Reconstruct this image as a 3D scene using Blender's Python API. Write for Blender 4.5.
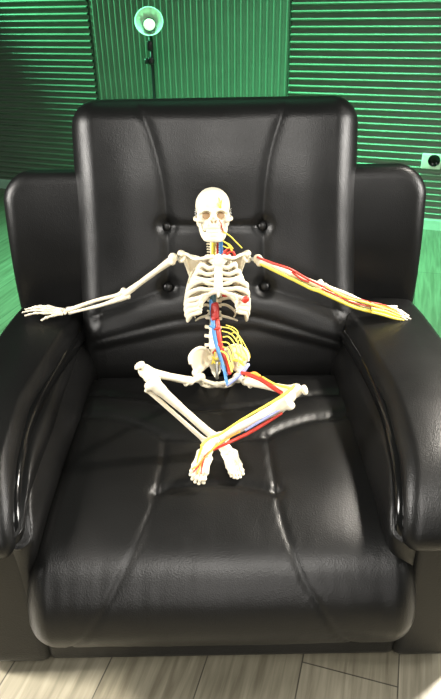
import bpy, bmesh, math, random
from mathutils import Vector as V, Matrix, noise
for o in list(bpy.data.objects): bpy.data.objects.remove(o)
R = math.radians; PI = math.pi
scn = bpy.context.scene
col = scn.collection
random.seed(4)

# ------------------------------------------------------------------ camera
CAM = V((0, 0, 1.1)); FPX = 603.0
th, ro = R(30), R(1.0)
up0 = V((0, math.sin(th), math.cos(th))); w0 = V((0, math.cos(th), -math.sin(th)))
cr_ = V((1, 0, 0))*math.cos(ro) - up0*math.sin(ro)
cu_ = up0*math.cos(ro) + V((1, 0, 0))*math.sin(ro)
cd = bpy.data.cameras.new('camera'); cam = bpy.data.objects.new('camera', cd); col.objects.link(cam)
cd.sensor_fit = 'VERTICAL'; cd.sensor_height = 36.0; cd.lens = FPX/699*36.0
cd.clip_start = .05
cam.matrix_world = Matrix(((cr_.x, cu_.x, -w0.x, CAM.x), (cr_.y, cu_.y, -w0.y, CAM.y), (cr_.z, cu_.z, -w0.z, CAM.z), (0, 0, 0, 1)))
scn.camera = cam

# ------------------------------------------------------------------ world, lights, exposure
wd = bpy.data.worlds.new('world'); scn.world = wd; wd.use_nodes = True
bg = wd.node_tree.nodes['Background']; bg.inputs[0].default_value = (.30, .42, .36, 1); bg.inputs[1].default_value = .13
def area(name, loc, target, size, power, color, sy=None, spread=None):
    l = bpy.data.lights.new(name, 'AREA'); l.energy = power; l.color = color; l.size = size
    if sy: l.shape = 'RECTANGLE'; l.size_y = sy
    if spread: l.spread = R(spread)
    o = bpy.data.objects.new(name, l); col.objects.link(o); o.location = loc
    o.rotation_euler = (V(target)-V(loc)).to_track_quat('-Z', 'Y').to_euler(); return o
WARM = (1, .93, .82)
area('light_front', (0.1, -.9, 2.5), (0, .95, .40), 1.3, 18, (1, .96, .90), 1.0, spread=85)
area('light_left', (-1.9, .8, 1.8), (-.62, .50, 0), .35, 14, WARM, spread=36)
area('light_front_low', (0, -1.5, 1.0), (0, .65, .25), 1.2, 2.6, (1, .95, .90), .8, spread=60)  # added fill, stands in for floor bounce on the chair's lower front
area('light_side_left', (-2.1, .75, 1.4), (0, 1.2, .6), .6, 15, (1, .96, .90), .9, spread=66)
area('light_side_right', (2.1, .75, 1.4), (0, 1.2, .6), .6, 15, (1, .96, .90), .9, spread=66)
area('light_right', (1.5, 1.5, 2.2), (.43, .52, 0.0), .22, 22, WARM, spread=46)
def point(name, loc, power, color, rad):
    l = bpy.data.lights.new(name, 'POINT'); l.energy = power; l.color = color; l.shadow_soft_size = rad
    o = bpy.data.objects.new(name, l); col.objects.link(o); o.location = loc
GREEN = (.18, 1, .48)
area('light_green', (0, 2.7, 2.5), (0, 2.7, 0), 1.8, 76, GREEN, .6, spread=69)
sl = bpy.data.lights.new('light_green_spot', 'SPOT'); sl.energy = 820; sl.color = GREEN; sl.spot_size = R(60); sl.spot_blend = 1; sl.shadow_soft_size = .06
so = bpy.data.objects.new('light_green_spot', sl); col.objects.link(so); so.location = (-2.30, 3.93, 1.9)
so.rotation_euler = (V((.787, 3.331, .7))-V(so.location)).to_track_quat('-Z', 'Y').to_euler()
scn.view_settings.view_transform = 'Standard'; scn.view_settings.look = 'None'
scn.view_settings.exposure = 0.0; scn.view_settings.gamma = 1.0

def at(px, py, y):
    """point of the world at depth y on the line of sight through a photo pixel"""
    d = w0 + cr_*((px-220.5)/FPX) - cu_*((py-349.5)/FPX)
    return CAM + d*(y/d.y)

# ------------------------------------------------------------------ materials
def mat(name, color, rough=.5, spec=.5, metal=0, var=0, vscale=20, bump=0, bscale=200, coat=0, emit=None, sss=0):
    m = bpy.data.materials.new(name); m.use_nodes = True
    nt = m.node_tree; b = nt.nodes['Principled BSDF']
    b.inputs['Base Color'].default_value = (*color, 1); b.inputs['Roughness'].default_value = rough
    b.inputs['Specular IOR Level'].default_value = spec; b.inputs['Metallic'].default_value = metal
    b.inputs['Coat Weight'].default_value = coat
    if sss: b.inputs['Subsurface Weight'].default_value = sss; b.inputs['Subsurface Radius'].default_value = (.004, .003, .002)
    tc = nt.nodes.new('ShaderNodeTexCoord')
    if var:
        n = nt.nodes.new('ShaderNodeTexNoise'); n.inputs['Scale'].default_value = vscale; n.inputs['Detail'].default_value = 4
        nt.links.new(tc.outputs['Object'], n.inputs['Vector'])
        r = nt.nodes.new('ShaderNodeValToRGB'); nt.links.new(n.outputs['Fac'], r.inputs[0])
        r.color_ramp.elements[0].position = .3; r.color_ramp.elements[1].position = .7
        r.color_ramp.elements[0].color = (*[c*(1-var) for c in color], 1)
        r.color_ramp.elements[1].color = (*[min(1, c*(1+var)) for c in color], 1)
        nt.links.new(r.outputs[0], b.inputs['Base Color'])
    if bump:
        n2 = nt.nodes.new('ShaderNodeTexNoise'); n2.inputs['Scale'].default_value = bscale; n2.inputs['Detail'].default_value = 5
        nt.links.new(tc.outputs['Object'], n2.inputs['Vector'])
        bp = nt.nodes.new('ShaderNodeBump'); bp.inputs['Strength'].default_value = bump; bp.inputs['Distance'].default_value = .001
        nt.links.new(n2.outputs['Fac'], bp.inputs['Height']); nt.links.new(bp.outputs[0], b.inputs['Normal'])
    if emit: b.inputs['Emission Color'].default_value = (*emit[0], 1); b.inputs['Emission Strength'].default_value = emit[1]
    return m
def leather(name, rough, vscale):
    m = mat(name, (.0042, .0042, .0041), rough, .30)
    nt = m.node_tree; b = nt.nodes['Principled BSDF']
    tc = nt.nodes.new('ShaderNodeTexCoord')
    vo = nt.nodes.new('ShaderNodeTexVoronoi'); vo.inputs['Scale'].default_value = vscale
    no = nt.nodes.new('ShaderNodeTexNoise'); no.inputs['Scale'].default_value = 45; no.inputs['Detail'].default_value = 6
    big = nt.nodes.new('ShaderNodeTexNoise'); big.inputs['Scale'].default_value = 14; big.inputs['Detail'].default_value = 3
    for n in (vo, no, big): nt.links.new(tc.outputs['Object'], n.inputs['Vector'])
    ad = nt.nodes.new('ShaderNodeMath'); ad.operation = 'ADD'
    nt.links.new(vo.outputs['Distance'], ad.inputs[0]); nt.links.new(no.outputs['Fac'], ad.inputs[1])
    bp = nt.nodes.new('ShaderNodeBump'); bp.inputs['Strength'].default_value = .22; bp.inputs['Distance'].default_value = .0012
    nt.links.new(ad.outputs[0], bp.inputs['Height']); nt.links.new(bp.outputs[0], b.inputs['Normal'])
    mr = nt.nodes.new('ShaderNodeMapRange'); mr.inputs[3].default_value = rough-.05; mr.inputs[4].default_value = rough+.07
    nt.links.new(big.outputs['Fac'], mr.inputs[0]); nt.links.new(mr.outputs[0], b.inputs['Roughness'])
    return m
M = {}
M['leather'] = leather('black_leather', .345, 420)
M['patent'] = mat('glossy_black_trim', (.004, .004, .004), .14, .35, bump=.15, bscale=60)
M['black'] = mat('black_plastic', (.012, .013, .013), .45)
M['bone'] = mat('ivory_bone', (.74, .67, .51), .5, .35, var=.09, vscale=60, bump=.25, bscale=300, sss=.05)
M['teeth'] = mat('tooth_white', (.74, .70, .58), .35, .5)
M['disc'] = mat('disc_ivory', (.66, .60, .46), .5)
M['recess_shade'] = mat('recess_shade_tan', (.34, .22, .12), .8)  # tan stands in for shade inside the skull's openings
M['yellow'] = mat('nerve_yellow', (.82, .68, .09), .42, .5, var=.12, vscale=80)
M['red'] = mat('artery_red', (.50, .035, .02), .35, .5, var=.15, vscale=80)
M['maroon'] = mat('vessel_maroon', (.33, .022, .018), .35, .5, var=.25, vscale=120)
M['blue'] = mat('vein_blue', (.06, .22, .50), .38, .5, var=.15, vscale=80)
M['violet'] = mat('vein_violet', (.33, .37, .66), .4, .5)
M['teal'] = mat('oesophagus_teal', (.03, .09, .10), .4, .5)
M['orange'] = mat('tendon_orange', (.80, .36, .05), .45)
M['steel'] = mat('steel', (.55, .56, .56), .3, .5, metal=1)
M['lampwhite'] = mat('lamp_white_enamel', (.62, .66, .60), .4, .5)
M['lampinner'] = mat('lamp_reflector', (.78, .79, .70), .4, .5)
M['bulb'] = mat('bulb_cream', (.85, .82, .66), .35, .5, emit=((1, .90, .66), .55))
M['plate'] = mat('socket_plate', (.74, .76, .66), .5, var=.1, vscale=40)
M['wall'] = mat('green_ribbed_panel', (.16, .215, .16), .28, .5, var=.06, vscale=8, bump=.1, bscale=60)
M['skirt'] = mat('baseboard_paint', (.40, .62, .48), .5, .4, var=.05)
def floor_mat():
    m = bpy.data.materials.new('grey_oak_planks'); m.use_nodes = True; nt = m.node_tree; b = nt.nodes['Principled BSDF']
    N = nt.nodes.new; L = nt.links.new
    tc = N('ShaderNodeTexCoord')
    mp = N('ShaderNodeMapping'); mp.inputs['Location'].default_value = (0, 0, 0)
    L(tc.outputs['Object'], mp.inputs[0])
    br = N('ShaderNodeTexBrick'); br.offset = .37; br.inputs['Scale'].default_value = 1
    br.inputs['Brick Width'].default_value = 1.25; br.inputs['Row Height'].default_value = .178
    br.inputs['Mortar Size'].default_value = .0014; br.inputs['Mortar Smooth'].default_value = .1
    br.inputs['Color1'].default_value = (.165, .152, .112, 1); br.inputs['Color2'].default_value = (.205, .19, .145, 1); br.inputs['Mortar'].default_value = (.055, .05, .038, 1)
    L(mp.outputs[0], br.inputs['Vector'])
    st = N('ShaderNodeMapping'); st.inputs['Scale'].default_value = (3.5, 55, 1); L(tc.outputs['Object'], st.inputs[0])
    no = N('ShaderNodeTexNoise'); no.inputs['Scale'].default_value = 1.4; no.inputs['Detail'].default_value = 7; no.inputs['Distortion'].default_value = .6
    L(st.outputs[0], no.inputs['Vector'])
    rp = N('ShaderNodeValToRGB'); rp.color_ramp.elements[0].position = .3; rp.color_ramp.elements[1].position = .72
    rp.color_ramp.elements[0].color = (.58, .56, .52, 1); rp.color_ramp.elements[1].color = (1.12, 1.12, 1.1, 1)
    L(no.outputs['Fac'], rp.inputs[0])
    mx = N('ShaderNodeMixRGB'); mx.blend_type = 'MULTIPLY'; mx.inputs[0].default_value = 1
    L(br.outputs['Color'], mx.inputs[1]); L(rp.outputs[0], mx.inputs[2]); L(mx.outputs[0], b.inputs['Base Color'])
    b.inputs['Roughness'].default_value = .42
    bp = N('ShaderNodeBump'); bp.inputs['Strength'].default_value = .25; bp.inputs['Distance'].default_value = .002
    L(no.outputs['Fac'], bp.inputs['Height']); L(bp.outputs[0], b.inputs['Normal'])
    return m
M['floor'] = floor_mat()

# ------------------------------------------------------------------ object helpers
def link_mesh(name, bm, m, parent=None, smooth=True, origin=None):
    bmesh.ops.recalc_face_normals(bm, faces=bm.faces)
    me = bpy.data.meshes.new(name)
    off = parent['_o'] if parent and '_o' in parent else (origin or (0, 0, 0))
    off = V(off)
    for v in bm.verts: v.co -= off
    bm.to_mesh(me); bm.free()
    for p in me.polygons: p.use_smooth = smooth
    o = bpy.data.objects.new(name, me); col.objects.link(o)
    me.materials.append(m)
    if parent: o.parent = parent; o['_o'] = list(off)
    else: o.location = off
    return o
def thing(name, loc, label, cat, group=None):
    o = bpy.data.objects.new(name, None); col.objects.link(o); o.location = loc; o.empty_display_size = .05
    o['_o'] = list(loc); o['label'] = label; o['category'] = cat
    if group: o['group'] = group
    return o
def cr(P, n=8):
    P = [V(p) for p in P]
    if len(P) < 2: return P
    P = [P[0]*2-P[1]] + P + [P[-1]*2-P[-2]]; out = []
    for i in range(1, len(P)-2):
        a, b, c, d = P[i-1:i+3]
        for k in range(n):
            t = k/n
            out.append(.5*((2*b)+(c-a)*t+(2*a-5*b+4*c-d)*t*t+(3*b-a-3*c+d)*t**3))
    out.append(P[-2].copy()); return out
def lerp_list(L, t):
    x = t*(len(L)-1); i = min(int(x), len(L)-2); f = x-i
    f = f*f*(3-2*f)
    return L[i]*(1-f)+L[i+1]*f
def tube(bm, P, rad, n=8, seg=12, up=None, flat=1.0):
    """smooth tube through P; rad number or list; flat scales the section across 'up'"""
    C = cr(P, n) if n > 1 else [V(p) for p in P]
    rl = rad if isinstance(rad, (list, tuple)) else [rad, rad]
    rings = []; last = None
    for i, p in enumerate(C):
        t = (C[min(i+1, len(C)-1)]-C[max(i-1, 0)]).normalized()
        h = V(up) if up is not None else (last if last is not None else (V((0, 0, 1)) if abs(t.z) < .9 else V((0, 1, 0))))
        b = h - t*h.dot(t)
        if b.length < 1e-5: b = V((1, 0, 0)) - t*t.x
        b.normalize(); last = b; nn = t.cross(b)
        r = lerp_list(rl, i/max(1, len(C)-1))
        rings.append([bm.verts.new(p + b*(math.cos(2*PI*k/seg)*r) + nn*(math.sin(2*PI*k/seg)*r*flat)) for k in range(seg)])
    for A, B in zip(rings, rings[1:]):
        for k in range(seg): bm.faces.new((A[k], A[(k+1) % seg], B[(k+1) % seg], B[k]))
    for A, c, s in ((rings[0], C[0], -1), (rings[-1], C[-1], 1)):
        t = (C[1]-C[0]).normalized() if s < 0 else (C[-1]-C[-2]).normalized()
        r = rl[0] if s < 0 else rl[-1]
        v = bm.verts.new(c + t*s*r*.55)
        for k in range(seg):
            f = (A[k], A[(k+1) % seg], v)
            bm.faces.new(f if s > 0 else f[::-1])
    return rings
def ell(bm, c, r, rot=None, u=20, v=14):
    r = (r, r, r) if not hasattr(r, '__len__') else r
    mt = Matrix.Translation(V(c)) @ (rot.to_4x4() if rot else Matrix.Identity(4)) @ Matrix.Diagonal((*r, 1))
    bmesh.ops.create_uvsphere(bm, u_segments=u, v_segments=v, radius=1, matrix=mt)
def box(bm, c, s, rot=None):
    mt = Matrix.Translation(V(c)) @ (rot.to_4x4() if rot else Matrix.Identity(4)) @ Matrix.Diagonal((*s, 1))
    bmesh.ops.create_cube(bm, size=1, matrix=mt)
def lathe(bm, prof, c, axis, seg=40, cap=True):
    ax = V(axis).normalized(); q = V((0, 0, 1)).rotation_difference(ax).to_matrix()
    rings = []
    for r, h in prof:
        rings.append([bm.verts.new(V(c)+q @ V((r*math.cos(2*PI*k/seg), r*math.sin(2*PI*k/seg), h))) for k in range(seg)])
    for A, B in zip(rings, rings[1:]):
        for k in range(seg): bm.faces.new((A[k], A[(k+1) % seg], B[(k+1) % seg], B[k]))
    if cap:
        bm.faces.new(rings[0][::-1]); bm.faces.new(rings[-1])
def melt(bm, voxel=.0013, smooth=3, cut=None, extra=None):
    """fuse the overlapping shapes of bm into one organic surface"""
    bmesh.ops.recalc_face_normals(bm, faces=bm.faces)
    me = bpy.data.meshes.new('tmp'); bm.to_mesh(me); bm.free()
    o = bpy.data.objects.new('tmp', me); col.objects.link(o)
    md = o.modifiers.new('r', 'REMESH'); md.mode = 'VOXEL'; md.voxel_size = voxel
    cobj = None
    if cut:
        cm = bpy.data.meshes.new('cut'); bmesh.ops.recalc_face_normals(cut, faces=cut.faces); cut.to_mesh(cm); cut.free()
        cobj = bpy.data.objects.new('cut', cm); col.objects.link(cobj)
        b = o.modifiers.new('b', 'BOOLEAN'); b.operation = 'DIFFERENCE'; b.object = cobj; b.solver = 'EXACT'
        md2 = o.modifiers.new('r2', 'REMESH'); md2.mode = 'VOXEL'; md2.voxel_size = voxel
    s = o.modifiers.new('s', 'SMOOTH'); s.iterations = smooth; s.factor = .5
    dg = bpy.context.evaluated_depsgraph_get(); dg.update()
    me2 = bpy.data.meshes.new_from_object(o.evaluated_get(dg))
    out = bmesh.new(); out.from_mesh(me2)
    bpy.data.objects.remove(o); bpy.data.meshes.remove(me); bpy.data.meshes.remove(me2)
    if cobj: bpy.data.objects.remove(cobj)
    return out
def rbox(bm, c, s, r, seg=4, rot=None):
    b2 = bmesh.new(); bmesh.ops.create_cube(b2, size=1)
    for v in b2.verts: v.co = V((v.co.x*s[0], v.co.y*s[1], v.co.z*s[2]))
    bmesh.ops.bevel(b2, geom=b2.edges[:], offset=r, segments=seg, profile=.5, affect='EDGES')
    me = bpy.data.meshes.new('t'); 
    b2.transform(Matrix.Translation(V(c)) @ (rot.to_4x4() if rot else Matrix.Identity(4)))
    b2.to_mesh(me); b2.free(); bm.from_mesh(me); bpy.data.meshes.remove(me)

def seg_dist(p, poly):
    best = 9; 
    for (ax, ay), (bx, by) in zip(poly, poly[1:]):
        dx, dy = bx-ax, by-ay; l = dx*dx+dy*dy
        t = max(0, min(1, ((p[0]-ax)*dx+(p[1]-ay)*dy)/l)) if l else 0
        d = math.hypot(p[0]-ax-t*dx, p[1]-ay-t*dy)
        if d < best: best = d
    return best
def smooth2(poly, n=6): return [(p.x, p.y) for p in cr([V((a, b, 0)) for a, b in poly], n)]
def ss(a, b, x):
    t = max(0, min(1, (x-a)/(b-a))); return t*t*(3-2*t)

def cushion(prof, x0, x1, rc0, rc1, Re, thick, disp=None, nx=120, ns=120, flip=False, post=None, swap=False):
    """upholstered slab: profile (a,b) swept across x, rounded outline corners and rolled edges"""
    C = cr([V((0, a, b)) for a, b in prof], 24)
    Ls = [0]
    for a, b in zip(C, C[1:]): Ls.append(Ls[-1]+(b-a).length)
    S = Ls[-1]; w = (x1-x0)/2; xm = (x0+x1)/2
    def samp(s):
        s = max(0, min(S, s)); lo, hi = 0, len(Ls)-1
        while hi-lo > 1:
            m = (lo+hi)//2
            if Ls[m] <= s: lo = m
            else: hi = m
        f = (s-Ls[lo])/max(1e-9, Ls[hi]-Ls[lo]); p = C[lo].lerp(C[hi], f)
        e = .012; return p
    def nrm(s):
        t = (samp(s+.012)-samp(s-.012)).normalized()
        n = V((0, -t.z, t.y)) if flip else V((0, t.z, -t.y))
        return n
    def dist1(k, n):                       # denser towards both ends
        u = k/n; return .5-.5*math.cos(PI*u)*(0.55+.45*abs(math.cos(PI*u))**.01) if False else u + .0
    def ease(u, fr):                       # piecewise: the outer fr of the length takes 25 % of samples at each end
        if u < .25: return fr*(1-math.cos(u/.25*PI/2))
        if u > .75: return 1-fr*(1-math.cos((1-u)/.25*PI/2))
        return fr+(u-.25)/.5*(1-2*fr)
    bm = bmesh.new(); F = []; B = []
    for j in range(ns+1):
        sv = ease(j/ns, min(.3, Re/S)*1.0)*S
        rowF = []; rowB = []
        for i in range(nx+1):
            xv = (ease(i/nx, min(.3, Re/(2*w)))*2-1)*w
            x, s = xv, sv
            rc = rc0 if sv < S/2 else rc1
            dx = abs(xv)-(w-rc); ds = (rc-sv) if sv < S/2 else sv-(S-rc)
            if dx > 0 and ds > 0 and rc > 0:
                sc = max(dx, ds)/math.hypot(dx, ds); dx2, ds2 = dx*sc, ds*sc
                x = math.copysign(w-rc+dx2, xv); s = rc-ds2 if sv < S/2 else S-rc+ds2
                d = rc-math.hypot(dx2, ds2)
            else: d = min(w-abs(xv), sv, S-sv)
            q = min(max(d, 0)/Re, 1); h = Re*(1-math.sqrt(max(0, 1-(1-q)**2)))
            p = samp(s); n = nrm(s)
            dd = disp(xm+x, s, p) * ss(0, Re*.9, d) if disp else 0
            pf = p + n*(dd-h); pf.x = xm+x
            hb = min(h, thick*.45)
            pb = p - n*(thick-hb*.6); pb.x = xm+x
            rowF.append(bm.verts.new(pf))
            edge = i in (0, nx) or j in (0, ns)
            rowB.append(bm.verts.new(pb) if (i % 4 == 0 or edge) else None)
        F.append(rowF); B.append(rowB)
    for j in range(ns):
        for i in range(nx):
            bm.faces.new((F[j][i], F[j][i+1], F[j+1][i+1], F[j+1][i]))
    # back: only a border ring plus one face fan keeps it light
    loopF = [F[0][i] for i in range(nx+1)] + [F[j][nx] for j in range(1, ns+1)] + [F[ns][i] for i in range(nx-1, -1, -1)] + [F[j][0] for j in range(ns-1, 0, -1)]
    loopB = [B[0][i] for i in range(nx+1)] + [B[j][nx] for j in range(1, ns+1)] + [B[ns][i] for i in range(nx-1, -1, -1)] + [B[j][0] for j in range(ns-1, 0, -1)]
    n = len(loopF)
    for k in range(n): bm.faces.new((loopF[k], loopB[k], loopB[(k+1) % n], loopF[(k+1) % n]))
    # close the back with strips between opposite sides
    for j in range(ns):
        bm.faces.new((B[j][0], B[j+1][0], B[j+1][nx], B[j][nx]))
    for row in (0, ns):
        bm.faces.new([B[row][i] for i in range(nx+1)] if row == 0 else [B[row][i] for i in range(nx, -1, -1)])
    loose = [v for v in bm.verts if not v.link_faces]
    bmesh.ops.delete(bm, geom=loose, context='VERTS')
    if swap:
        for v in bm.verts: v.co = V((v.co.z, v.co.y, v.co.x))
    if post:
        for v in bm.verts: v.co = V(post(v.co))
    return bm

# ------------------------------------------------------------------ room
WO = V((-.707, 3.904, 0)); WE = V((.9336, -.3582, 0)); WN = V((-.3582, -.9336, 0)); JR = 1.170   # junction left, wall direction, normal, width of middle panel
def wall_pt(u, d, z): return WO + WE*u + WN*d + V((0, 0, z))
def ribbed(u0, u1, horizontal, pitch, z0=.06, z1=2.5):
    bm = bmesh.new(); prof = []
    lo, hi = (z0, z1) if horizontal else (u0, u1)
    n = round((hi-lo)/pitch); pt = (hi-lo)/n; k = 9
    for i in range(n):
        prof.append((lo+i*pt, 0))
        prof.append((lo+i*pt+pt*.28, -pt*.05)); prof.append((lo+i*pt+pt*.56, 0))
        for j in range(k+1):
            a = PI*j/k; prof.append((lo+i*pt+pt*(.78-.20*math.cos(a)), pt*(.16*(j not in (0, k))+.36*math.sin(a))))
    prof.append((hi, 0))
    A = [bm.verts.new(wall_pt(u0, d, q) if horizontal else wall_pt(q, d, z0)) for q, d in prof]
    B = [bm.verts.new(wall_pt(u1, d, q) if horizontal else wall_pt(q, d, z1)) for q, d in prof]
    for a, b, c, d in zip(A, A[1:], B[1:], B): bm.faces.new((a, b, c, d))
    # board behind
    u0 -= .008; u1 += .008
    A2 = [bm.verts.new(wall_pt(u, d, z)) for u, d, z in ((u0, 0, z0), (u1, 0, z0), (u1, 0, z1), (u0, 0, z1), (u0, -.02, z0), (u1, -.02, z0), (u1, -.02, z1), (u0, -.02, z1))]
    for f in ((4, 5, 6, 7), (0, 1, 5, 4), (2, 3, 7, 6), (1, 2, 6, 5), (3, 0, 4, 7)): bm.faces.new([A2[i] for i in f])
    return bm
def structure(name, bm, m, smooth=True):
    o = link_mesh(name, bm, m, None, smooth); o['kind'] = 'structure'; return o
structure('wall_left', ribbed(-2.6, -.006, True, .0345), M['wall'])
structure('wall_back', ribbed(.006, JR-.006, False, .0355), M['wall'])
structure('wall_right', ribbed(JR+.006, 3.4, True, .0345), M['wall'])
bm = bmesh.new(); prof = ((-.02, 0), (.014, 0), (.014, .052), (.008, .062), (-.02, .062))
A = [bm.verts.new(wall_pt(-2.6, d, z)) for d, z in prof]; B = [bm.verts.new(wall_pt(3.4, d, z)) for d, z in prof]
for i in range(5): bm.faces.new((A[i], A[(i+1) % 5], B[(i+1) % 5], B[i]))
bm.faces.new(A[::-1]); bm.faces.new(B)
structure('baseboard_back', bm, M['skirt'], False)
bm = bmesh.new(); s = 4.2
vs = [bm.verts.new(p) for p in ((-s, -s, 0), (s, -s, 0), (s, s, 0), (-s, s, 0), (-s, -s, -.03), (s, -s, -.03), (s, s, -.03), (-s, s, -.03))]
for f in ((0, 1, 2, 3), (7, 6, 5, 4), (0, 4, 5, 1), (1, 5, 6, 2), (2, 6, 7, 3), (3, 7, 4, 0)): bm.faces.new([vs[i] for i in f])
fl = structure('floor', bm, M['floor'], False)
fa = R(90-17); fl.rotation_euler = (0, 0, fa)
fp = V((.146, .701, 0)); fl.location = fp + Matrix.Rotation(fa, 3, 'Z') @ V((0, 0, 0))   # a plank seam runs through this point

# ------------------------------------------------------------------ armchair
chair = thing('armchair', (-.01, 1.0, 0), 'large black leather armchair with tufted back and puffy seat, standing on grey plank floor', 'armchair')
SEATP = [(1.225, .29), (1.208, .33), (1.17, .345), (1.05, .343), (.90, .338), (.78, .325), (.70, .295), (.655, .245), (.636, .190), (.642, .150), (.660, .124), (.69, .110)]
S0 = .012
sB = smooth2([(-.33, .112), (-.309, .119), (-.202, .137), (-.157, .149), (-.098, .176), (-.025, .185), (.077, .174), (.191, .141), (.27, .137), (.33, .13)])
sC = smooth2([(-.33, .19), (-.305, .198), (-.227, .211), (-.163, .243), (-.115, .276), (-.056, .281), (.026, .283), (.086, .281), (.125, .257), (.188, .229), (.226, .223), (.33, .205)])
sVL = [(-.115, .276), (-.113, .356), (-.118, .426)]; sVR = [(.092, .281), (.092, .361), (.094, .428)]
sD = smooth2([(-.118, .426), (-.069, .413), (-.024, .409), (.031, .41), (.094, .428)])
sDL = smooth2([(-.118, .426), (-.123, .472), (-.137, .526), (-.157, .574), (-.181, .622), (-.213, .674), (-.25, .73), (-.27, .80)])
sDR = smooth2([(.094, .428), (.096, .486), (.106, .539), (.121, .587), (.144, .628), (.172, .678), (.205, .735), (.23, .80)])
def ycurve(poly, x):
    for (a, b), (c, d) in zip(poly, poly[1:]):
        if a <= x <= c: return b+(d-b)*(x-a)/max(1e-9, c-a)
    return poly[-1][1]
def seat_disp(x, s, p):
    s = s-S0
    d = 0
    nz = noise.noise(V((x*9, s*9, 1.3)))
    for poly, dep, wd_ in ((sB, .0050, .012), (sC, .0052, .012), (sVL, .0024, .007), (sVR, .0024, .007), (sD, .0050, .012), (sDL, .0013, .006), (sDR, .0012, .006)):
        q = seg_dist((x, s), poly)
        if q < .09:
            d -= dep*math.exp(-(q/wd_)**2) + .0014*math.exp(-(q/.0028)**2)
            d += .0004*math.sin(x*420+s*160)*math.exp(-((q-.008)/.006)**2)
    zb, zc = ycurve(sB, x), ycurve(sC, x)
    if zb < s < zc: d += .0025*math.sin(PI*(s-zb)/(zc-zb))
    if s < zb: d -= .003
    d += .005*math.exp(-((x+.215)/.09)**2-((s-.40)/.14)**2) + .005*math.exp(-((x-.205)/.09)**2-((s-.40)/.14)**2)
    d += .008*math.exp(-((s-.60)/.10)**2)
    d += .0016*nz + .0006*noise.noise(V((x*60, s*14, 4)))*ss(.45, .6, s)
    return d
def seat_wide(c):
    return (-.005+(c.x+.005)*(1+.065*ss(.95, .66, c.y)), c.y, c.z)
link_mesh('seat_cushion', cushion(SEATP, -.318, .308, .03, .075, .045, .07, seat_disp, 240, 280, post=seat_wide), M['leather'], chair)

BACKP = [(1.215, .26), (1.215, .36), (1.225, .42), (1.25, .47), (1.285, .55), (1.32, .65), (1.35, .75), (1.385, .85), (1.412, .930)]
bVL = smooth2([(-.187, .93), (-.152, .868), (-.127, .778), (-.119, .716), (-.116, .657), (-.117, .589), (-.119, .531)])
bVR = smooth2([(.161, .93), (.128, .844), (.112, .784), (.104, .72), (.103, .66), (.103, .585), (.105, .528)])
bH = [(-.116, .663), (-.064, .660), (.049, .659), (.101, .658)]
bA1 = smooth2([(-.33, .462), (-.289, .475), (-.196, .505), (-.119, .529), (-.068, .531), (.047, .530), (.105, .526), (.186, .503), (.292, .470), (.33, .455)])
bA2 = smooth2([(-.33, .408), (-.315, .415), (-.207, .439), (-.088, .461), (.046, .464), (.102, .459), (.236, .421), (.29, .402), (.33, .388)])
BTN = [(-.119, .660), (.102, .658), (-.119, .530), (.105, .528)]
def back_disp(x, s, p):
    z = p.z; d = 0
    for poly, dep, wd_ in ((bVL, .0028, .012), (bVR, .0028, .012), (bH, .004, .010), (bA1, .0035, .016), (bA2, .004, .010)):
        q = seg_dist((x, z), poly)
        if q < .1:
            d -= dep*math.exp(-(q/wd_)**2) + .0014*math.exp(-(q/.0028)**2)
            d += .0003*math.sin(x*430+z*300)*math.exp(-((q-.008)/.006)**2)
    for bx, bz in BTN:
        q = math.hypot(x-bx, z-bz); d -= .012*math.exp(-(q/.017)**2)
    za = ycurve(bA1, x); zb = ycurve(bA2, x)
    d += .005*math.exp(-((z-(za+zb)/2)/.026)**2)
    d -= .012*ss(zb, zb-.03, z)
    d += .012*math.exp(-(x/.12)**2-((z-.78)/.09)**2)
    d += .014*math.exp(-((abs(x)-.205)/.075)**2-((z-.70)/.16)**2)
    d += .0014*noise.noise(V((x*8, z*8, 7.3)))
    return d
back = link_mesh('backrest', cushion(BACKP, -.330, .322, .03, .062, .062, .165, back_disp, 240, 270, flip=True), M['leather'], chair)
def back_y(z):
    for (a, b), (c, d) in zip(BACKP, BACKP[1:]):
        if b <= z <= d: return a+(c-a)*(z-b)/(d-b)
for bx, bz in BTN:
    bm = bmesh.new()
    q = V((0, -.93, .33)).normalized()
    lathe(bm, [(.004, -.010), (.0105, -.008), (.0125, -.003), (.0120, .002), (.009, .0055), (.005, .0074), (.0012, .0079)], (bx, back_y(bz)+.012, bz-.004), q, 28)
    link_mesh('button', bm, M['leather'], back)
# wings
for sx, x0, x1 in ((-1, -.499, -.24), (1, .24, .486)):
    def wdisp(x, s, p): return -.010+.010*math.exp(-((p.z-.66)/.14)**2) + .001*noise.noise(V((x*9, p.z*9, 2)))
    wp = [(1.355, .26), (1.338, .46), (1.342, .58), (1.362, .70), (1.385, .78)]
    def lean(c, sx=sx):
        k = .035*ss(.62, .44, c.z)                   # slightly wider towards the arm
        return (c.x - sx*.018*ss(.60, .78, c.z)*0 , c.y, c.z)
    link_mesh('wing', cushion(wp, x0, x1, .02, .075, .036, .17, wdisp, 60, 110, flip=True, post=lean), M['leather'], chair)
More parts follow.
